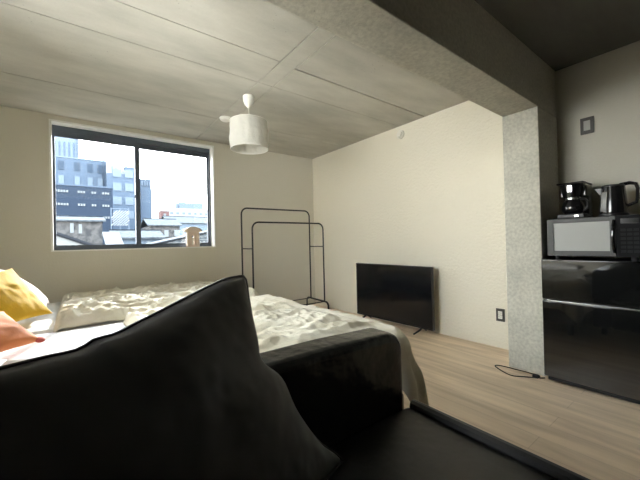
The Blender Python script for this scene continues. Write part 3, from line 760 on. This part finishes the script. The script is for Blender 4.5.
def resample(pts, n):
    P = smooth_path(pts, 6); Ls = [0]
    for a, b in zip(P, P[1:]): Ls.append(Ls[-1]+(b-a).length)
    out = []; k = 0
    for i in range(n+1):
        t = Ls[-1]*i/n
        while k < len(P)-2 and Ls[k+1] < t: k += 1
        f_ = (t-Ls[k])/max(1e-9, Ls[k+1]-Ls[k]); out.append(P[k].lerp(P[k+1], min(1, max(0, f_))))
    return out
top = resample(CUSHION_TOP, NB); right = resample(CUSHION_RIGHT, NB)
Lc, Rc, Tc = top[-1], right[-1], top[0]
Bc = Lc + (Rc-Tc)*.80
left = [Lc.lerp(Bc, i/NB) for i in range(NB+1)]; bott = [Rc.lerp(Bc, i/NB) for i in range(NB+1)]
nrm = (right[-1]-top[0]).cross(top[-1]-top[0]).normalized()
if nrm.y > 0: nrm = -nrm          # towards the room's near side
cs = MB()
def coons(u, v):                  # u along top (T->L), v along right (T->R)
    iu, iv = int(round(u*NB)), int(round(v*NB))
    return (top[iu]*(1-v) + bott[iu]*v) + (right[iv]*(1-u) + left[iv]*u) - ((Tc*(1-u)*(1-v)) + Lc*u*(1-v) + Rc*(1-u)*v + Bc*u*v)
for sg, th in ((1, .075), (-1, .06)):
    V = []
    for i in range(NB+1):
        row = []
        for j in range(NB+1):
            u, v = i/NB, j/NB; p = coons(u, v)
            k = max(0, 16*u*(1-u)*v*(1-v)); q = p*5
            off = th*k**.5 + (.006*noise.noise(q)+.005*ridged(q*1.3))*min(1, k*5)
            row.append(cs.bm.verts.new(p + nrm*sg*off))
        V.append(row)
    for i in range(NB):
        for j in range(NB): cs.bm.faces.new((V[i][j], V[i+1][j], V[i+1][j+1], V[i][j+1]))
bmesh.ops.remove_doubles(cs.bm, verts=cs.bm.verts[:], dist=1e-5)
cs.build('cover', M['cushion_black'], CU, smooth=180)
edge = top[::-1] + right[1:] + bott[1:] + left[::-1][1:-1]
MB().tube(edge, .0035, 8, True).build('piping', M['piping'], CU)

# ------------------------------------------------------------------ daylight
wd = bpy.data.worlds.new('sky'); bpy.context.scene.world = wd; wd.use_nodes = True
N = wd.node_tree.nodes; L = wd.node_tree.links; bg = N['Background']
tc = N.new('ShaderNodeTexCoord'); sx = N.new('ShaderNodeSeparateXYZ'); L.new(tc.outputs['Generated'], sx.inputs[0])
rp = N.new('ShaderNodeValToRGB')
rp.color_ramp.elements[0].position = 0; rp.color_ramp.elements[0].color = (1, .97, .925, 1)
rp.color_ramp.elements[1].position = .7; rp.color_ramp.elements[1].color = (.80, .88, .96, 1)
L.new(sx.outputs['Z'], rp.inputs[0]); L.new(rp.outputs[0], bg.inputs['Color'])
bg.inputs['Strength'].default_value = 5.0
sl = bpy.data.lights.new('sun', 'SUN'); sl.energy = 2.2; sl.angle = math.radians(2); sl.color = (1, .97, .92)
so = bpy.data.objects.new('sun', sl); C.objects.link(so)
so.rotation_euler = Vector((-.40, -1, -.50)).to_track_quat('-Z', 'Y').to_euler()

# ------------------------------------------------------------------ camera and view
cd = bpy.data.cameras.new('camera'); cam = bpy.data.objects.new('camera', cd); C.objects.link(cam)
f_px, yaw, pitch, roll, hc = 318.978, .651031, .006086, -.023412, 1.0687
cy, sy = math.cos(yaw), math.sin(yaw)
fw = Vector((sy*math.cos(pitch), cy*math.cos(pitch), math.sin(pitch))); rt = Vector((cy, -sy, 0)); upv = rt.cross(fw)
r2 = rt*math.cos(roll)+upv*math.sin(roll); u2 = -rt*math.sin(roll)+upv*math.cos(roll)
cam.matrix_world = Matrix(((r2.x, u2.x, -fw.x, 0), (r2.y, u2.y, -fw.y, 0), (r2.z, u2.z, -fw.z, hc), (0, 0, 0, 1)))
cd.sensor_width = 36; cd.lens = 36*f_px/640; cd.clip_start = .02; cd.clip_end = 500
sc = bpy.context.scene; sc.camera = cam
sc.view_settings.view_transform = 'Standard'; sc.view_settings.look = 'None'; sc.view_settings.gamma = 1
sc.view_settings.use_curve_mapping = False; sc.view_settings.exposure = 2.32
sc.cycles.max_bounces = 14; sc.cycles.diffuse_bounces = 8; sc.cycles.glossy_bounces = 4; sc.cycles.transparent_max_bounces = 12
